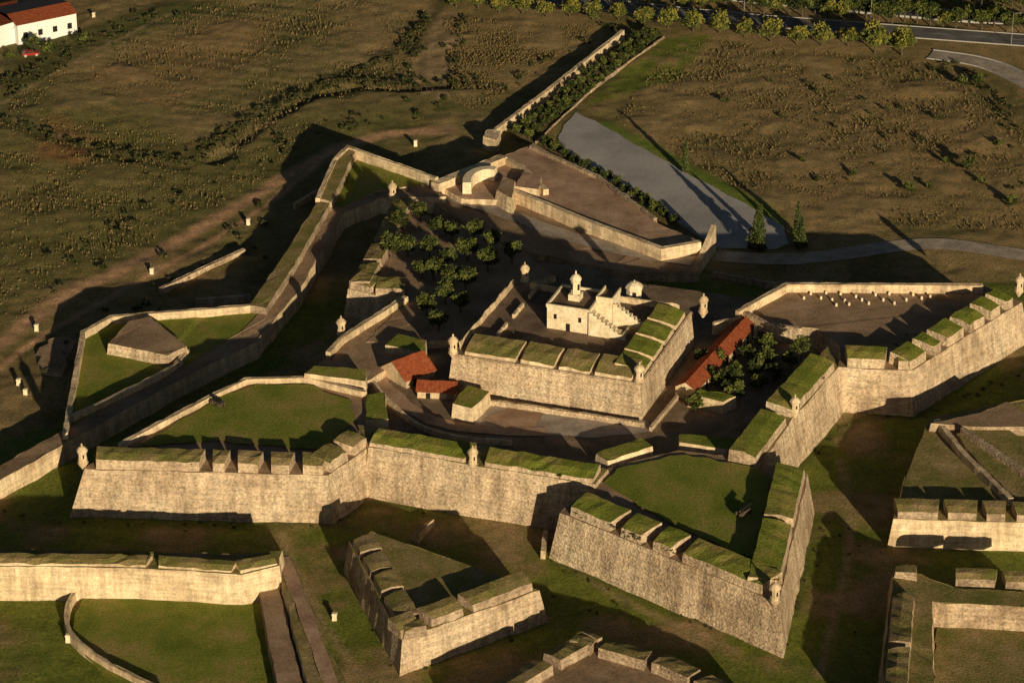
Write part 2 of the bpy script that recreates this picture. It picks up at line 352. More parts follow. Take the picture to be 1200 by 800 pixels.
# keep
K=[P(530,414,13.5),P(750,449,13.5),P(832,368,13.5),P(618,333,13.5)]
ex=(Vector(K[1])-Vector(K[0])).normalized(); ey=Vector((-ex.y,ex.x))
LK=(Vector(K[1])-Vector(K[0])).length; LK2=(Vector(K[2])-Vector(K[1])).dot(ey)
k0=Vector(K[0]); KP=[tuple(k0),tuple(k0+ex*LK),tuple(k0+ex*LK+ey*LK2),tuple(k0+ey*LK2)]
keep=empty('inner_keep',(0,0,0))
mb=MB(); prism_w(mb,KP,13.5,6,'terrace','stone',.1,ja=.06,zj=.03); mb.obj('keep_walls',keep)
mb=MB(); prism_w(mb,offset(KP,.22),13.35,13.0,'stone','stone',0,ja=.03,zj=.02); mb.obj('cordon_moulding',keep)
def wparapet(name,pw,z0,z1,th,parts,**k):
    global W
    old=W; W=lambda a,b:a
    o=parapet(name,pw,0,z0,z1,th,parts,**k); W=old; return o
wparapet('front_parapet',[KP[0],KP[1]],13.5,15.2,6.3,[(.06,.34),(.36,.545),(.565,.735),(.755,.955)],parent=keep,top='grassdry',side='plaster',drop=1.1,splay=.15)
wparapet('side_parapet',[KP[1],KP[2]],13.5,15.2,6.0,[(.10,.27),(.29,.48),(.505,.70),(.725,.93)],parent=keep,top='grass',side='plaster',drop=1.0,splay=.15)
wparapet('back_parapet',[KP[2],KP[3],KP[0]],13.5,14.6,.8,[(.03,.47),(.53,.97)],parent=keep,top='plaster',side='plaster',drop=.05)
mb=MB()
for i in range(9):
    c=k0+ey*(10+i*3)+ex*5.5
    if i%3!=2: mb.box(c,ex,ey,.25,1.2,13.4,14.3,'plaster')
mb.obj('terrace_kerb_wall',keep)
def KX(x,y): 
    c=k0+ex*x+ey*y; return (c.x,c.y)
house=empty('governors_house',(0,0,0))
O=Vector(P(641,384,13.5))-k0; hx=O.dot(ex); hy=O.dot(ey)
mb=MB()
def B(x0,x1,y0,y1,z0,z1,k='white',kt=None): mb.box(KX(hx+(x0+x1)/2,hy+(y0+y1)/2),ex,ey,(x1-x0)/2,(y1-y0)/2,z0,z1,k,kt)
B(0,8.2,0,9,13.4,18.0,'white','terrace'); B(8.2,11.2,4.5,9.5,13.4,18.6,'white','terrace')
for x0,x1,y0,y1 in ((-.15,8.35,-.15,.2),(-.15,8.0,8.8,9.15),(-.15,.2,.2,8.8),(8.0,8.35,.2,4.4)): B(x0,x1,y0,y1,17.8,18.5,'white')
for x0,x1,y0,y1 in ((8.1,11.3,4.4,4.65),(11.05,11.3,4.65,9.6),(8.1,8.35,4.65,9.6)): B(x0,x1,y0,y1,18.4,19.3,'white')
B(2.9,5.1,3.6,5.8,17.9,19.2,'white'); mb.obj('house_walls',house)
mb=MB()
for x in (1.6,6.4):
    B(x-.3,x+.3,-.03,.1,15.6,16.6,'dark')
B(3.7,4.5,-.04,.1,13.4,15.0,'dark')
for y in (2.6,): B(8.15,8.24,y-.4,y+.4,15.4,16.6,'dark')
B(11.15,11.24,6.5,7.2,15.4,16.6,'dark')
mb.obj('house_windows',house)
mb=MB()
for i in range(8): B(8.25+i*.8,8.25+(i+1)*.8,-.2,2.2,13.4,17.4-i*.5,'white')
for i in range(9): B(8.25+i*.8,8.25+(i+1)*.8,-.45,-.2,13.4,18.1-i*.5,'white')
for i in range(8): B(11.3+i*.8,11.3+(i+1)*.8,5,7,13.4,17.2-i*.5,'white')
for i in range(9): B(11.3+i*.8,11.3+(i+1)*.8,4.75,5,13.4,18.0-i*.5,'white')
B(14.6,15.0,-.4,4,13.4,14.4,'white'); B(17.8,18.2,2,7,13.4,14.4,'white')
mb.obj('house_stairs',house)
def lathe(mb,c,prof,n,k):
    for i in range(len(prof)-1):
        r0,z0=prof[i];r1,z1=prof[i+1]
        for j in range(n):
            a=2*math.pi*j/n+.2;b_=2*math.pi*(j+1)/n+.2
            q=[(c[0]+r0*math.cos(a),c[1]+r0*math.sin(a),z0),(c[0]+r0*math.cos(b_),c[1]+r0*math.sin(b_),z0),(c[0]+r1*math.cos(b_),c[1]+r1*math.sin(b_),z1),(c[0]+r1*math.cos(a),c[1]+r1*math.sin(a),z1)]
            if r1<.01: q=q[:3]
            mb.face(q,k)
mb=MB(); lathe(mb,KX(hx+4.0,hy+4.7),[(.9,19.1),(.9,21.9),(1.12,22.0),(1.12,22.15),(.85,22.6),(.45,23.0),(.15,23.1),(.15,23.5),(0,23.9)],8,'white')
for a in range(4):
    t=a*math.pi/2+.6; c=KX(hx+4.0,hy+4.7); mb.box((c[0]+.8*math.cos(t),c[1]+.8*math.sin(t)),Vector((math.cos(t),math.sin(t))),Vector((-math.sin(t),math.cos(t))),.12,.22,20.1,21.3,'dark')
mb.obj('rooftop_lantern',house)
def sentry(u,v,z,s=.88,k='plaster'):
    mb=MB(); lathe(mb,(0,0),[(.2,-1.6),(1.0,-.3),(1.1,-.2),(1.1,0),(.9,.05),(.9,2.3),(1.12,2.4),(1.12,2.6),(.9,3.0),(.5,3.4),(.15,3.55),(.15,3.8),(.25,3.95),(0,4.15)],10,k)
    for a in range(5):
        t=a*2*math.pi/5-1.2; mb.box((.85*math.cos(t),.85*math.sin(t)),Vector((math.cos(t),math.sin(t))),Vector((-math.sin(t),math.cos(t))),.09,.14,1.1,1.9,'dark')
    o=mb.obj('sentry_box'); x,y=P(u,v,z); o.location=(x,y,z); o.scale=(s,s,s)
for u,v,z in ((531,412,13.6),(749,445,13.6),(824,364,13.6),(615,327,13.6),(97,541,9.2),(554,543,9.3),(908,702,9.0),(931,483,9.2),(460,230,8.3),(400,390,8.3),(1194,340,9.3)): sentry(u,v,z)
mb=MB(); c=P(743,347,13.5); lathe(mb,c,[(1.5,13.2),(1.5,15.2),(1.75,15.3),(1.75,15.5),(1.3,16.1),(.7,16.5),(.15,16.6),(0,17.0)],8,'white'); mb.box((c[0],c[1]-1.4),Vector((1,0)),Vector((0,1)),.35,.12,13.4,14.9,'dark'); mb.obj('domed_turret')
def gable(name,a,b,z,depth,h,rise,wallk='plaster'):
    a=Vector(P(*a,z));b=Vector(P(*b,z)); e=(b-a).normalized(); n=Vector((-e.y,e.x)); L=(b-a).length
    par=empty(name); mb=MB(); c=a+e*L/2+n*depth/2; mb.box(c,e,n,L/2,depth/2,z-.3,z+h,wallk); mb.obj('walls',par)
    mb=MB(); o=.3
    p=lambda s,t,zz:(a.x+e.x*s+n.x*t,a.y+e.y*s+n.y*t,zz)
    k=max(2,int(L/1.0))
    for i in range(k):
        s0=-o+(L+2*o)*i/k; s1=-o+(L+2*o)*(i+1)/k; za=z+h+rise; w0=.06*math.sin(i*2.1);w1=.06*math.sin(i*2.1+2.1)
        mb.face([p(s0,-o,z+h-.1),p(s1,-o,z+h-.1),p(s1,depth/2,za+w1),p(s0,depth/2,za+w0)],'tile'); mb.face([p(s0,depth/2,za+w0),p(s1,depth/2,za+w1),p(s1,depth+o,z+h-.1),p(s0,depth+o,z+h-.1)],'tile')
    for s in (0,L): mb.face([p(s,0,z+h),p(s,depth,z+h),p(s,depth/2,z+h+rise-.05)],wallk)
    mb.obj('tiled_roof',par)
    mb=MB()
    for i in range(int(L/3.5)): 
        cc=a+e*(2+i*3.5)-n*.02; mb.box(cc,e,n,.4,.05,z,z+min(h-.3,2),'dark')
    if mb.v: mb.obj('doors',par)
    return par
gable('tile_roof_guardhouse',(476,455),(510,442),6.5,7.5,1.6,2.6)
gable('tile_roof_guardhouse',(489,466),(533,468),6.5,4.5,1.4,1.2)
gable('tile_roof_barracks',(815,470),(884,393),6.5,4,2.2,1.3)
for pts,z in (([(451,404),(466,391),(500,398),(498,412)],9.5),([(429,462),(450,458),(455,490),(430,492)],9.0),([(530,472),(548,451),(574,458),(553,478)],9.5),
              ([(698,530),(752,512),(764,522),(712,540)],9.0),([(796,508),(868,514),(862,526),(796,518)],8.3),([(808,462),(820,455),(862,463),(848,470)],9.0)):
    prism('earth_topped_traverse',pts,z,6,'grass','plaster',.08)
wall('ramp_parapet',smooth([(440,404),(430,428),(445,460),(490,498),(540,512),(600,515)]),7.5,6.3,.7,'plaster')
ribbon('courtyard_path',[(446,404),(437,430),(455,460),(500,492),(550,503),(640,506)],6.63,3.2,'reddirt')
sheet('cobbled_court',[(555,490),(575,474),(640,480),(760,492),(765,505),(700,512),(560,505)],6.56,'gravel')
sheet('earth_yard',[(565,490),(600,476),(636,484),(625,500),(590,502)],6.6,'reddirt')
wall('keep_forewall',[(575,468),(755,494)],7.6,6.3,.6,'stone')
wall('barracks_yard_wall',smooth([(836,378),(858,372),(884,374),(886,384)]),9.0,6.3,.7,'plaster')
wall('barracks_yard_wall',[(762,500),(796,460),(812,440),(846,394)],7.4,6.3,.5,'stone')
prism('rampart_ramp',[(430,400),(475,352),(500,362),(455,400)],8.1,6,'dirt','plaster',.05)
# ---------------------------------------------------------------- LEFT COVERED WAY
prism('covered_way',[(-60,575),(0,545),(75,503),(215,425),(283,388),(312,358),(350,300),(384,240),(440,222),(508,213),(522,230),(445,232),(402,250),(378,292),(350,340),(300,400),(215,442),(75,520),(0,562),(-60,595)],3.5,-1,'dirt','plaster',.06)
prism('place_of_arms',[(75,508),(97,390),(130,372),(293,359),(314,358),(284,390),(215,428)],3.4,-1,'grass','stonedark',.1)
prism('covered_way_parapet',[(292,357),(338,290),(372,236),(386,238),(350,302),(312,360)],5.0,-1,'grassdry','stonedark',.1)
prism('covered_way_parapet',[(372,232),(392,186),(408,172),(416,178),(388,236)],5.4,-1,'grassdry','stonedark',.1)
prism('covered_way_lawn',[(388,237),(414,180),(508,214),(440,224),(400,244)],3.7,-1,'grass','stonedark',.05)
wall('covered_way_wall',[(372,232),(392,186),(408,171),(512,208)],5.8,0,.9,'plaster')
wall('covered_way_wall',[(76,506),(97,388),(130,370),(293,357)],4.9,0,.9,'plaster')
wall('covered_way_wall',smooth([(84,486),(140,460),(205,428),(219,408)]),4.6,3,.8,'plaster')
prism('casemate_redoubt',[(127,402),(150,376),(176,371),(218,405),(196,416)],5.6,3,'dirt','stone',.15)
wall('low_field_wall',[(188,337),(240,312),(286,291)],.9,-1,.8,'stone')
wall('low_field_wall',[(230,350),(293,345)],1.6,-1,.8,'stone')
wall('low_field_wall',[(345,238),(372,222)],1.3,-1,.8,'stone')
prism('ruined_field_terrace',[(56,396),(86,390),(84,408),(74,436),(50,432),(46,412)],.5,-1,'dirt','stonedark',.4,ja=.8,zj=.8)
# ---------------------------------------------------------------- GATE OUTWORK
prism('gate_ravelin',[(508,214),(590,182),(626,168),(700,210),(772,262),(822,283),(776,291),(690,262),(612,222),(600,235),(540,232)],3.5,-1,'reddirt','plaster',.06)
prism('gate_road_bank',[(500,220),(540,232),(600,235),(690,275),(775,296),(820,296),(818,318),(730,318),(600,290),(510,240)],2.2,-1,'dirt','stonedark',.1)
ribbon('gate_road',[(520,228),(590,248),(660,276),(740,296),(812,306)],2.26,4.5,'gravel')
wall('gate_wall',[(510,214),(550,198),(590,182)],5.2,2,2.2,'plaster')
wall('gate_wall',[(592,184),(614,196),(640,222)],4.8,2,1.2,'plaster')
wall('ravelin_wall',[(602,222),(690,258),(776,290),(820,282)],4.9,2,1.2,'plaster')
wall('ravelin_wall',[(622,170),(700,205),(768,255)],4.2,1,.8,'stonedark')
wall('avenue_wall',[(572,157),(640,106),(730,35)],2.0,-1,.9,'plaster')
wall('avenue_kerb_wall',[(628,165),(700,98),(778,42)],.4,-1,.3,'stonedark')
prism('gate_pier',[(566,160),(572,150),(586,154),(582,164)],3.0,-1,'plaster','plaster',.03)
prism('ravelin_spur',[(582,222),(590,206),(604,212),(600,232)],5.6,2,'dirt','plaster',.2)
prism('ravelin_spur',[(604,218),(614,200),(634,206),(632,222)],5.0,2,'reddirt','plaster',.12)
def arcroom():
    mb=MB(); c=Vector(P(572,224,3.5)); pts=[]
    n=10
    for i in range(n+1):
        a=math.radians(190-i*12); pts.append((c.x+4.6*math.cos(a),c.y+8*math.sin(a)*.9))
    prism_w(mb,stripw(pts,1.8),6.0,3,'white','white',.02,ja=0,zj=0)
    mb.obj('curved_gatehouse')
arcroom()
mb=MB(); a=Vector(P(814,318,1)); e=Vector((.35,.94)); n=Vector((-e.y,e.x))
p=lambda t,o,z:(a.x+e.x*t+n.x*o,a.y+e.y*t+n.y*o,z)
L=13; A=[p(0,-.7,-1),p(L,-.7,-1),p(L,-.5,6),p(0,-.5,1.2)]; Bq=[p(0,.7,-1),p(L,.7,-1),p(L,.5,6),p(0,.5,1.2)]
mb.face(A,'plaster'); mb.face(Bq[::-1],'plaster')
for i in range(4):
    j=(i+1)%4; mb.face([A[i],Bq[i],Bq[j],A[j]],'plaster')
mb.obj('counterscarp_wing_wall')
wall('back_ditch_wall',[(836,318),(900,330),(960,330)],1.2,-1,.8,'stone')
# ---------------------------------------------------------------- BOTTOM LEFT OUTWORK
prism('lower_ravelin',[(-60,640),(275,648),(330,645),(326,662),(283,672),(170,665),(-60,662)],6.0,-1,'grassdry','plaster',.12)
sheet('ravelin_lawn',[(98,694),(320,676),(335,830),(160,830),(100,770),(84,735)],.45,'grass',.3)
wall('curved_counter_wall',smooth([(98,680),(80,700),(76,730),(92,752),(130,778),(190,806)],3),1.6,-1,.7,'plaster')
prism('ravelin_ramp',[(300,672),(322,668),(362,830),(330,830)],2.2,-1,'dirt','stonedark',.1)
prism('ravelin_ramp',[(321,648),(338,645),(420,830),(368,830)],3.2,-1,'grassdry','plaster',.1)
ribbon('ramp_track',[(332,652),(355,710),(393,810)],3.26,2.2,'reddirt')
parapet('lower_ravelin_parapet',[(-60,662),(170,665),(283,672),(326,662)],6.0,5.9,6.7,3.2,[(0,.6),(.62,.86),(.88,1)],'grassdry','plaster',.5)
prism('detached_redoubt',[(408,634),(436,622),(632,690),(471,748),],6.0,-1,'grassdry','stone',.14)
parapet('redoubt_parapet',[(408,634),(471,748),(632,690)],6.0,6.0,7.7,4.2,[(.02,.11),(.125,.22),(.235,.33),(.345,.48),(.51,.62),(.64,.76),(.775,.99)],'grassdry','stonedark')
prism('ditch_traverse',[(500,612),(508,606),(490,626),(484,622)],1.6,-1,'dirt','plaster',.05)
wall('ditch_low_wall',[(640,620),(636,645)],1.5,-1,.8,'plaster')
prism('advanced_lunette',[(540,830),(640,770),(682,745),(790,775),(900,830)],3.5,-1,'dirt','stone',.1)
parapet('lunette_parapet',[(900,826),(790,775),(682,745),(640,768),(545,826)],3.5,3.5,5.2,4.5,[(.0,.18),(.2,.33),(.35,.48),(.5,.58),(.6,.72),(.75,1)],'grassdry','stonedark')
prism('east_ravelin',[(1047,607),(1215,612),(1350,560),(1300,450),(1090,488),(1060,560)],5.2,-1,'grassdry','plaster',.12)
parapet('east_ravelin_parapet',[(1047,607),(1215,612)],5.2,5.2,6.8,4.5,[(.01,.33),(.36,.6),(.63,.8),(.84,1)],'grassdry','stonedark')
wall('east_ravelin_wall',[(1098,490),(1130,530),(1185,583)],6.6,5,1.0,'plaster')
prism('ravelin_block',[(1120,508),(1160,488),(1210,520),(1200,590),(1150,545)],6.2,5,'grassdry','stonedark',.1)
prism('east_ravelin_step',[(1092,496),(1150,482),(1180,470),(1230,500),(1160,500)],6.8,4,'dirt','stonedark',.1)
wall('east_ravelin_wall',[(1128,500),(1215,560)],7.4,5,.8,'stonedark')
prism('south_east_lunette',[(1046,668),(1080,672),(1120,688),(1230,694),(1230,712),(1110,706),(1092,704),(1096,840),(1030,840)],4.8,-1,'grassdry','stone',.12)
sheet('lunette_floor',[(1096,712),(1230,722),(1230,840),(1096,840)],.5,'grassdry')
parapet('lunette_parapet',[(1120,684),(1230,690)],5,4.8,6.2,3.5,[(0,.45),(.5,1)],'grassdry','stonedark')
parapet('lunette_parapet',[(1030,840),(1046,668)][::-1],4.8,4.8,6.2,4,[(0,.06),(.2,.55),(.58,1)],'grassdry','stonedark')
# ---------------------------------------------------------------- ROADS
def road(name,uv,wd,lane=True,kerb=True,mat='asphalt',z=.12):
    par=empty(name); ribbon('carriageway',uv,z,wd,mat,rag=0,parent=par)
    p=subdiv(smooth(W(uv,0),2),3,False)
    if kerb:
        for sgn in (-1,1):
            poly=stripw(p,wd/2+.15,0 if sgn>0 else 1); n=len(p); far=poly[n:][::-1] if sgn>0 else poly[:n]
            mb=MB(); prism_w(mb,stripw(far,.3),z+.12,-.3,'kerb','kerb',0,ja=0,zj=0); mb.obj('kerb',par)
    if lane:
        for k in range(0,len(p)-2,3):
            a=Vector(p[k]);b_=Vector(p[k+1]); e=(b_-a).normalized(); mb=MB() if k==0 else mb
            n=Vector((-e.y,e.x))*.08; mb.face([(a.x-n.x,a.y-n.y,z+.01),(b_.x-n.x,b_.y-n.y,z+.01),(b_.x+n.x,b_.y+n.y,z+.01),(a.x+n.x,a.y+n.y,z+.01)],'paint')
        mb.obj('lane_marking',par)
road('avenue_road',[(400,-30),(560,-12),(640,-2),(830,20),(1000,33),(1300,55)],8)
road('avenue_road',[(620,-34),(830,-8),(1000,8),(1130,20),(1300,30)],7)
road('access_road',[(835,299),(900,304),(960,302),(1080,283),(1150,290),(1250,308)],5.5,False,False,'gravel')
road('side_road',[(1090,64),(1150,72),(1190,88),(1260,130)],6,False,True,'gravel',.16)
sheet('car_park',[(655,162),(662,146),(676,132),(704,146),(800,200),(880,243),(918,265),(925,285),(910,292),(845,290),(770,245),(690,205)],.14,'carpark',.3)
wall('car_park_kerb',[(655,163),(690,206),(770,246),(845,291)],.3,-1,.3,'kerb')
# ---------------------------------------------------------------- TREES
def tube(mb,a,b,r0,r1,k,n=6):
    a=Vector(a);b=Vector(b);d=(b-a).normalized();u=d.orthogonal().normalized();v=d.cross(u)
    for j in range(n):
        t0=2*math.pi*j/n;t1=2*math.pi*(j+1)/n
        f=lambda c,r,t:tuple(c+(u*math.cos(t)+v*math.sin(t))*r)
        mb.face([f(a,r0,t0),f(a,r0,t1),f(b,r1,t1),f(b,r1,t0)],k)
def leafq(mb,c,s,k,r):
    u=Vector((r.gauss(0,1),r.gauss(0,1),r.gauss(0,1))).normalized(); v=u.orthogonal().normalized(); 
    t=r.random()*6.28; v=(v*math.cos(t)+u.cross(v)*math.sin(t)); w_=u.cross(v)
    mb.face([c-v*s,c+w_*s*.6,c+v*s,c-w_*s*.6],k)
def broad(seed,h,R,dark,light,clumps=34,per=34,ls=.30,base=.3):
    r=random.Random(seed); mb=MB(); th=h*base
    tube(mb,(0,0,-.6),(0.1,0,th),h*.035+.05,h*.028,'bark'); top=Vector((.1,0,th)); cz=h*(base+1)/2; rz=h*(1-base)/2
    for i in range(7):
        a=i*6.28/7+r.random()*.5; q=Vector((math.cos(a)*R*.6,math.sin(a)*R*.6,th+rz*(.5+r.random()*.9))); tube(mb,top,q,h*.02,h*.006,'bark',4)
    for i in range(clumps):
        while True:
            p=Vector((r.uniform(-1,1),r.uniform(-1,1),r.uniform(-1,1)))
            if .25<p.length<1: break
        wob=.78+.35*noise.noise(p*1.7+Vector((seed,0,0)))
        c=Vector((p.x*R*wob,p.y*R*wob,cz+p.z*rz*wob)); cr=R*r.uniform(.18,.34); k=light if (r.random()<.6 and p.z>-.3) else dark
        for j in range(per):
            leafq(mb,c+Vector((r.gauss(0,.5),r.gauss(0,.5),r.gauss(0,.42)))*cr,ls*r.uniform(.6,1.3),k,r)
    return mb.mesh('tree')
def conic(seed,h,R,k='cyp',n=1500,p=1.0,layers=0):
    r=random.Random(seed); mb=MB(); tube(mb,(0,0,-.5),(0,0,h*.8),h*.02+.05,.04,'bark')
    for i in range(n):
        t=r.random()**1.3*.93+.06; rr=R*(1-t)**p*(1 if not layers else .6+.4*abs(math.sin(t*layers*3.14)))*r.uniform(.55,1.08)
        if t<.15: rr*=t/.15*.6+.4
        a=r.random()*6.28; rr*=.85+.25*math.sin(a*3+seed+t*9)
        leafq(mb,Vector((rr*math.cos(a),rr*math.sin(a),t*h)),.3*r.uniform(.6,1.2),k if r.random()<.75 else 'leafl',r)
    return mb.mesh('conifer')
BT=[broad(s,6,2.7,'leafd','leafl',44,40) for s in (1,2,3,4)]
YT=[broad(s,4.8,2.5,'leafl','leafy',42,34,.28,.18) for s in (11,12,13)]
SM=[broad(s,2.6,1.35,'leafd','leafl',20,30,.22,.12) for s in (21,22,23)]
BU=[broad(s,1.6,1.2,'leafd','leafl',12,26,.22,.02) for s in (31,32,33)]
CY=[conic(41,9.5,1.0,p=.6),conic(42,9,1.1,p=.6)]; CF=[conic(51,7.5,2.6,p=.9,layers=5,n=2200),conic(52,8,2.2,p=.9,layers=6,n=2200)]
def put(name,me,x,y,z,s=1.0,zs=None):
    o=bpy.data.objects.new(name,me); scene.collection.objects.link(o); o.location=(x,y,z); o.rotation_euler=(0,0,random.random()*6.28); o.scale=(s,s,zs or s); return o
def at_(name,lib,u,v,z,s=1.0): 
    x,y=P(u,v,z); s*=random.uniform(.85,1.15); put(name,random.choice(lib),x,y,z-.05,s)
for u,v in ((470,256),(492,244),(512,262),(478,286),(503,288),(530,268),(555,268),(524,300),(548,292),(576,280),(508,314),(600,294),(546,326),(522,342),(500,356),(514,374),(540,352),(458,288),(572,304),(494,312),(528,322)): at_('ash_tree',BT,u,v+14,8,.80)
for u,v in ((822,426),(840,432),(862,444),(845,455),(884,440),(900,428),(860,468),(878,424),(895,412),(926,430),(908,446),(812,480),(832,450),(888,456)): at_('orange_tree',SM,u,v,6.5,1.5)
at_('ash_tree',BT,938,420,8.5,.8)
for u,v in ((612,10),(640,14),(668,14),(695,18),(725,18),(754,24),(783,27),(812,31),(843,33),(873,38),(903,43),(934,46),(963,48),(994,48),(1025,55),(1057,58),(585,8),(560,4),(535,2)): at_('street_tree',YT,u,v+6,0,1.1 if u<900 else 1.35)
for i in range(30): at_('street_tree',YT[:1]+BT[:3],790+i*15,2+i*1.2+3+random.uniform(-3,3),0,.95)
for i in range(16): at_('street_tree',BT,1030+i*12,-4+i*1.0+random.uniform(-3,3),0,.9)
for i in range(12): at_('street_tree',YT+BT,560+i*22,-8+i*1.5+random.uniform(-2,2),0,.8)
for i in range(17):
    f=i/16
    at_('avenue_shrub',SM,606+f*150,158-f*116,0,1.15); at_('avenue_shrub',SM,620+f*148,163-f*117,0,1.15)
for i in range(14):
    f=i/13
    at_('avenue_shrub',SM,640+f*150,172+f*90,0,1.15)
at_('cypress_tree',CY,803,203,0,1.0)
at_('conifer_tree',CF,887,293,0,1.2); at_('conifer_tree',CF,938,291,0,1.0); at_('cypress_tree',CY,891,280,0,.9); at_('cypress_tree',CY,934,276,0,.85)
for u,v,s in ((1135,198,2.0),(1108,190,1.1),(1128,100,1.3),(1150,98,1.7),(40,58,2.2),(60,62,1.6),(10,70,1.5),(95,50,1.5),(290,572,1.6),(1170,170,1.0),(1065,225,1.2),(1000,205,1.0),(105,568,1),(940,190,.9),(1185,240,1.4),(850,120,.8),(1100,140,.9),(1040,130,.7),(1090,220,.9),(1150,215,.8),(980,150,.6)): at_('bush',BU,u,v,0 if u!=290 else 2,s)
def scatter(name,pts,lib,smin,smax):
    V=[];F=[];MI=[]; off=0; src=[]
    for m_ in lib:
        vv=np.zeros(len(m_.vertices)*3); m_.vertices.foreach_get('co',vv); vv=vv.reshape(-1,3)
        src.append((vv,[tuple(p.vertices) for p in m_.polygons],[p.material_index for p in m_.polygons]))
    for (x,y,z) in pts:
        vv,ff,mi=random.choice(src); s=random.uniform(smin,smax); a=random.random()*6.28
        R=np.array([[math.cos(a),math.sin(a),0],[-math.sin(a),math.cos(a),0],[0,0,1]])
        V.append(vv@R*s*np.array([1,1,.85])+np.array([x,y,z])); F+= [tuple(i+off for i in f) for f in ff]; MI+=mi; off+=len(vv)
    me=bpy.data.meshes.new(name); me.from_pydata(np.concatenate(V).tolist(),[],F)
    for m_ in lib[0].materials: me.materials.append(m_)
    me.polygons.foreach_set('material_index',MI); o=bpy.data.objects.new(name,me); scene.collection.objects.link(o)
def along(uv,n,sp,z=0):
    p=subdiv(W(uv,z),1,False); out=[]
    for _ in range(n):
        a=random.choice(p); out.append((a[0]+random.gauss(0,sp),a[1]+random.gauss(0,sp),z-.25))
    return out
LB=[broad(s,1.1,1.0,'leafd','scrub',7,16,.2,.02) for s in (61,62,63)]
sc=[]
for l,n_,sp in (([(240,175),(330,120),(400,95),(480,100),(560,95)],150,1.3),([(0,140),(120,175),(215,190)],80,1),([(215,190),(240,170)],10,2),([(400,95),(470,60),(500,20)],50,1.2),
    ([(60,330),(150,270),(210,215)],25,6),([(500,20),(480,100)],25,1),([(545,20),(530,110)],25,1),([(0,110),(60,75),(200,10)],80,2.5),([(570,110),(660,60),(725,25)],25,1.5),([(1110,70),(1200,150)],20,2),([(30,440),(200,335),(330,240)],30,4),
    ([(820,100),(900,95),(1100,80)],8,3),([(300,200),(400,140),(540,125)],30,4),([(960,120),(1180,220)],22,14)):
    sc+=along(l,n_,sp)
scatter('hedgerow_scrub',sc,LB,.45,1.4)
wd_=[]
for l,n_ in (([(60,612),(385,617),(432,583),(640,612)],45),([(655,660),(920,766),(958,605)],40),([(925,556),(1000,486),(1080,488),(1200,432)],35),([(405,665),(470,792),(632,728)],25),([(640,700),(700,720),(1000,620),(1000,760)],25),([(0,600),(60,610)],6)): wd_+=along(l,n_,.9)
for l,n_ in (([(110,535),(300,540)],12),([(430,512),(690,556)],20),([(670,596),(890,690)],12),([(880,520),(975,420)],10),([(1000,425),(1190,350)],12)): wd_+=along(l,n_,1.0,9.9)
scatter('wall_foot_weeds',wd_,LB,.2,.6)
def tufts(name,n,regions,k,hmin,hmax):
    V=[];F=[]; c=0
    polys=[W(r,0) for r in regions]
    def ins(p,x,y):
        r=False
        for i in range(len(p)):
            x1,y1=p[i];x2,y2=p[i-1]
            if (y1>y)!=(y2>y) and x<(x2-x1)*(y-y1)/(y2-y1)+x1: r=not r
        return r
    for p in polys:
        x0=min(a[0] for a in p);x1=max(a[0] for a in p);y0=min(a[1] for a in p);y1=max(a[1] for a in p)
        for _ in range(n):
            x=random.uniform(x0,x1);y=random.uniform(y0,y1)
            d=noise.noise((x*.05,y*.05,5))+.6*noise.noise((x*.25,y*.25,5))
            if d<random.uniform(-1.2,.8) or not ins(p,x,y): continue
            h=random.uniform(hmin,hmax)*random.uniform(.6,1)
            for q in range(3):
                a=random.random()*6.28; dx=math.cos(a)*h*.7;dy=math.sin(a)*h*.7; lx=random.gauss(0,.08);ly=random.gauss(0,.08)
                V+= [(x-dx,y-dy,-.5),(x+dx,y+dy,-.5),(x+dx*.6+lx,y+dy*.6+ly,h*.7-.15),(x+lx,y+ly,h-.15),(x-dx*.7+lx,y-dy*.7+ly,h*.6-.15)]; F.append((c,c+1,c+2,c+3,c+4)); c+=5
    me=bpy.data.meshes.new(name); me.from_pydata(V,[],F); me.materials.append(M[k]); o=bpy.data.objects.new(name,me); scene.collection.objects.link(o)
tufts('meadow_grass',16000,[[(0,130),(90,60),(250,0),(500,0),(480,100),(380,140),(300,215),(150,295),(0,390)],[(520,20),(700,30),(560,130),(530,120)],[(780,60),(830,45),(1100,75),(1200,140),(1200,270),(960,260),(920,250),(720,140)]],'straw',.08,.28)
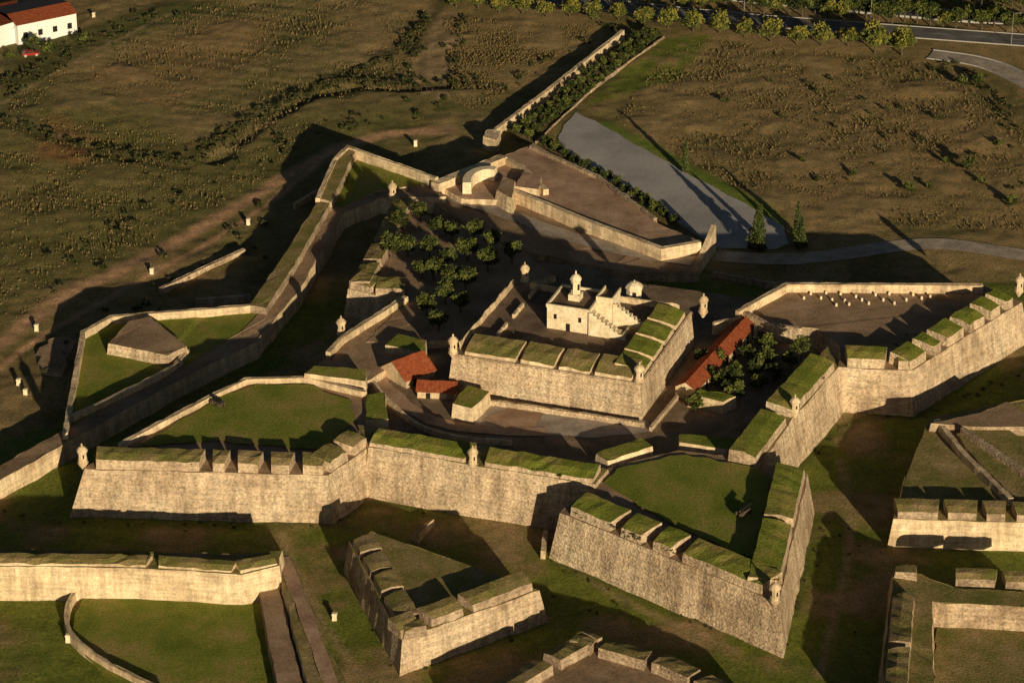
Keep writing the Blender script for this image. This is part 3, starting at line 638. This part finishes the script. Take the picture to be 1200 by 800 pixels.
# ---------------------------------------------------------------- SMALL THINGS
for u,v in ((43,386),(178,320),(291,262),(487,170),(30,462),(22,450),(392,725),(80,750),(110,20)):
    mb=MB(); mb.box((0,0),Vector((1,0)),Vector((0,1)),.4,.4,-.3,1.0,'white',inset=.06); mb.box((0,0),Vector((1,0)),Vector((0,1)),.5,.5,1.0,1.2,'white',inset=.2)
    o=mb.obj('boundary_stone'); x,y=P(u,v,0); o.location=(x,y,0)
mb=MB(); last=None
for i in range(26):
    f=i/25; x,y=P(385+f*160,98+f*22-20*math.sin(f*3.1)*.4,0)
    tube(mb,(x,y,-.5),(x,y,1.3),.09,.07,'wood',4)
    if last: tube(mb,(last[0],last[1],1.1),(x,y,1.1),.03,.03,'wood',4)
    last=(x,y)
mb.obj('wooden_post_fence')
def cannon(u,v,z,rot):
    par=empty('cannon'); mb=MB(); tube(mb,(-1.2,0,1.0),(1.6,0,1.35),.3,.18,'iron',10); tube(mb,(1.6,0,1.35),(1.7,0,1.36),.24,.24,'iron',10); tube(mb,(-1.45,0,.97),(-1.2,0,1.0),.1,.3,'iron',8); mb.obj('barrel',par)
    mb=MB()
    for s in (-1,1):
        mb.box((-.3,s*.42),Vector((1,0)),Vector((0,1)),1.4,.12,.35,.9,'bark')
        for x in (-1.1,.7): tube(mb,(x,s*.55,.4),(x,s*.75,.4),.4,.4,'bark',12); tube(mb,(x,s*.74,.4),(x,s*.76,.4),.4,.01,'bark',12)
    mb.obj('carriage',par); x,y=P(u,v,z); par.location=(x,y,z); par.rotation_euler=(0,0,rot)
cannon(254,474,8.8,2.4); cannon(872,602,8.8,.8)
for i,(u,v) in enumerate(((962,350),(975,352),(990,353),(985,345),(1003,348),(1035,352),(1048,356),(1062,352),(1018,356),(1080,350),(1026,346),(942,350),(950,345),(968,344),(1010,352),(1042,345),(1070,346),(1090,348),(995,357),(980,358))):
    mb=MB(); lathe(mb,(0,0),[(.25,-.1),(.25,.4),(.2,.5),(.1,.55),(0,.57)],8,'white'); o=mb.obj('stone_bollard'); x,y=P(u,v,8.5); o.location=(x,y,8.5)
def lamp(u,v,h=8):
    mb=MB(); tube(mb,(0,0,-.2),(0,0,h),.11,.06,'steel',6); tube(mb,(0,0,h),(1.3,0,h+.3),.05,.04,'steel',5); mb.box((1.6,0),Vector((1,0)),Vector((0,1)),.4,.14,h+.2,h+.36,'steel'); o=mb.obj('street_lamp'); x,y=P(u,v,0); o.location=(x,y,0); o.rotation_euler=(0,0,random.random()*6)
for u,v in ((1020,28),(1185,52),(872,14),(745,2)): lamp(u,v)
def car(u,v,rot,k='red'):
    mb=MB(); X1=Vector((1,0));Y1=Vector((0,1)); prof=[(-2.1,.35),(-2.15,.85),(-1.9,.95),(-1.4,1.42),(.3,1.45),(.95,.98),(2.0,.85),(2.15,.6),(2.1,.35)]
    for i in range(len(prof)):
        a=prof[i];b_=prof[(i+1)%len(prof)]; kk='glass' if i in (2,4) else k
        mb.face([(a[0],-.85,a[1]),(b_[0],-.85,b_[1]),(b_[0],.85,b_[1]),(a[0],.85,a[1])],kk)
    for s in (-.85,.85):
        mb.face([(x,s,z) for x,z in prof],k); mb.face([(x,s*1.01,z) for x,z in ((-1.65,1.0),(-1.3,1.35),(.2,1.37),(.7,1.0))],'glass')
        for x in (-1.35,1.35): tube(mb,(x,s*.85,.33),(x,s*1.05,.33),.33,.33,'iron',12); tube(mb,(x,s*1.04,.33),(x,s*1.06,.33),.33,.01,'steel',12)
    o=mb.obj('parked_car'); x,y=P(u,v,0); o.location=(x,y,.1); o.rotation_euler=(0,0,rot)
car(36,66,.3)
bl=empty('white_villa'); 
e=Vector((.83,.56)).normalized(); n=Vector((-e.y,e.x)); mb=MB()
a=Vector(P(22,52,0)); mb.box(a+e*8+n*7,e,n,8,7,-.5,5,'villa','grayroof'); mb.box(a-e*4+n*8,e,n,4,6,-.5,3.6,'villa','tile'); mb.obj('walls',bl)
mb=MB(); 
pp=lambda s,t,z:(a.x+e.x*s+n.x*t,a.y+e.y*s+n.y*t,z)
mb.face([pp(-.4,-.4,4.9),pp(16.4,-.4,4.9),pp(16.4,5,6.4),pp(-.4,5,6.4)],'tile'); mb.face([pp(-.4,5,6.4),pp(16.4,5,6.4),pp(16.4,14.4,5.1),pp(-.4,14.4,5.1)],'grayroof'); mb.obj('roof',bl)
mb=MB()
for i in range(4): mb.box(a+e*(2+i*4)-n*.02,e,n,.6,.05,1.2,2.7,'dark')
mb.obj('windows',bl)
bl2=prism('white_outbuilding',[(-30,40),(-30,10),(20,0),(20,25)],5,-.5,'tile','villa',0,ja=0,zj=0)
print('objects',len(bpy.data.objects))
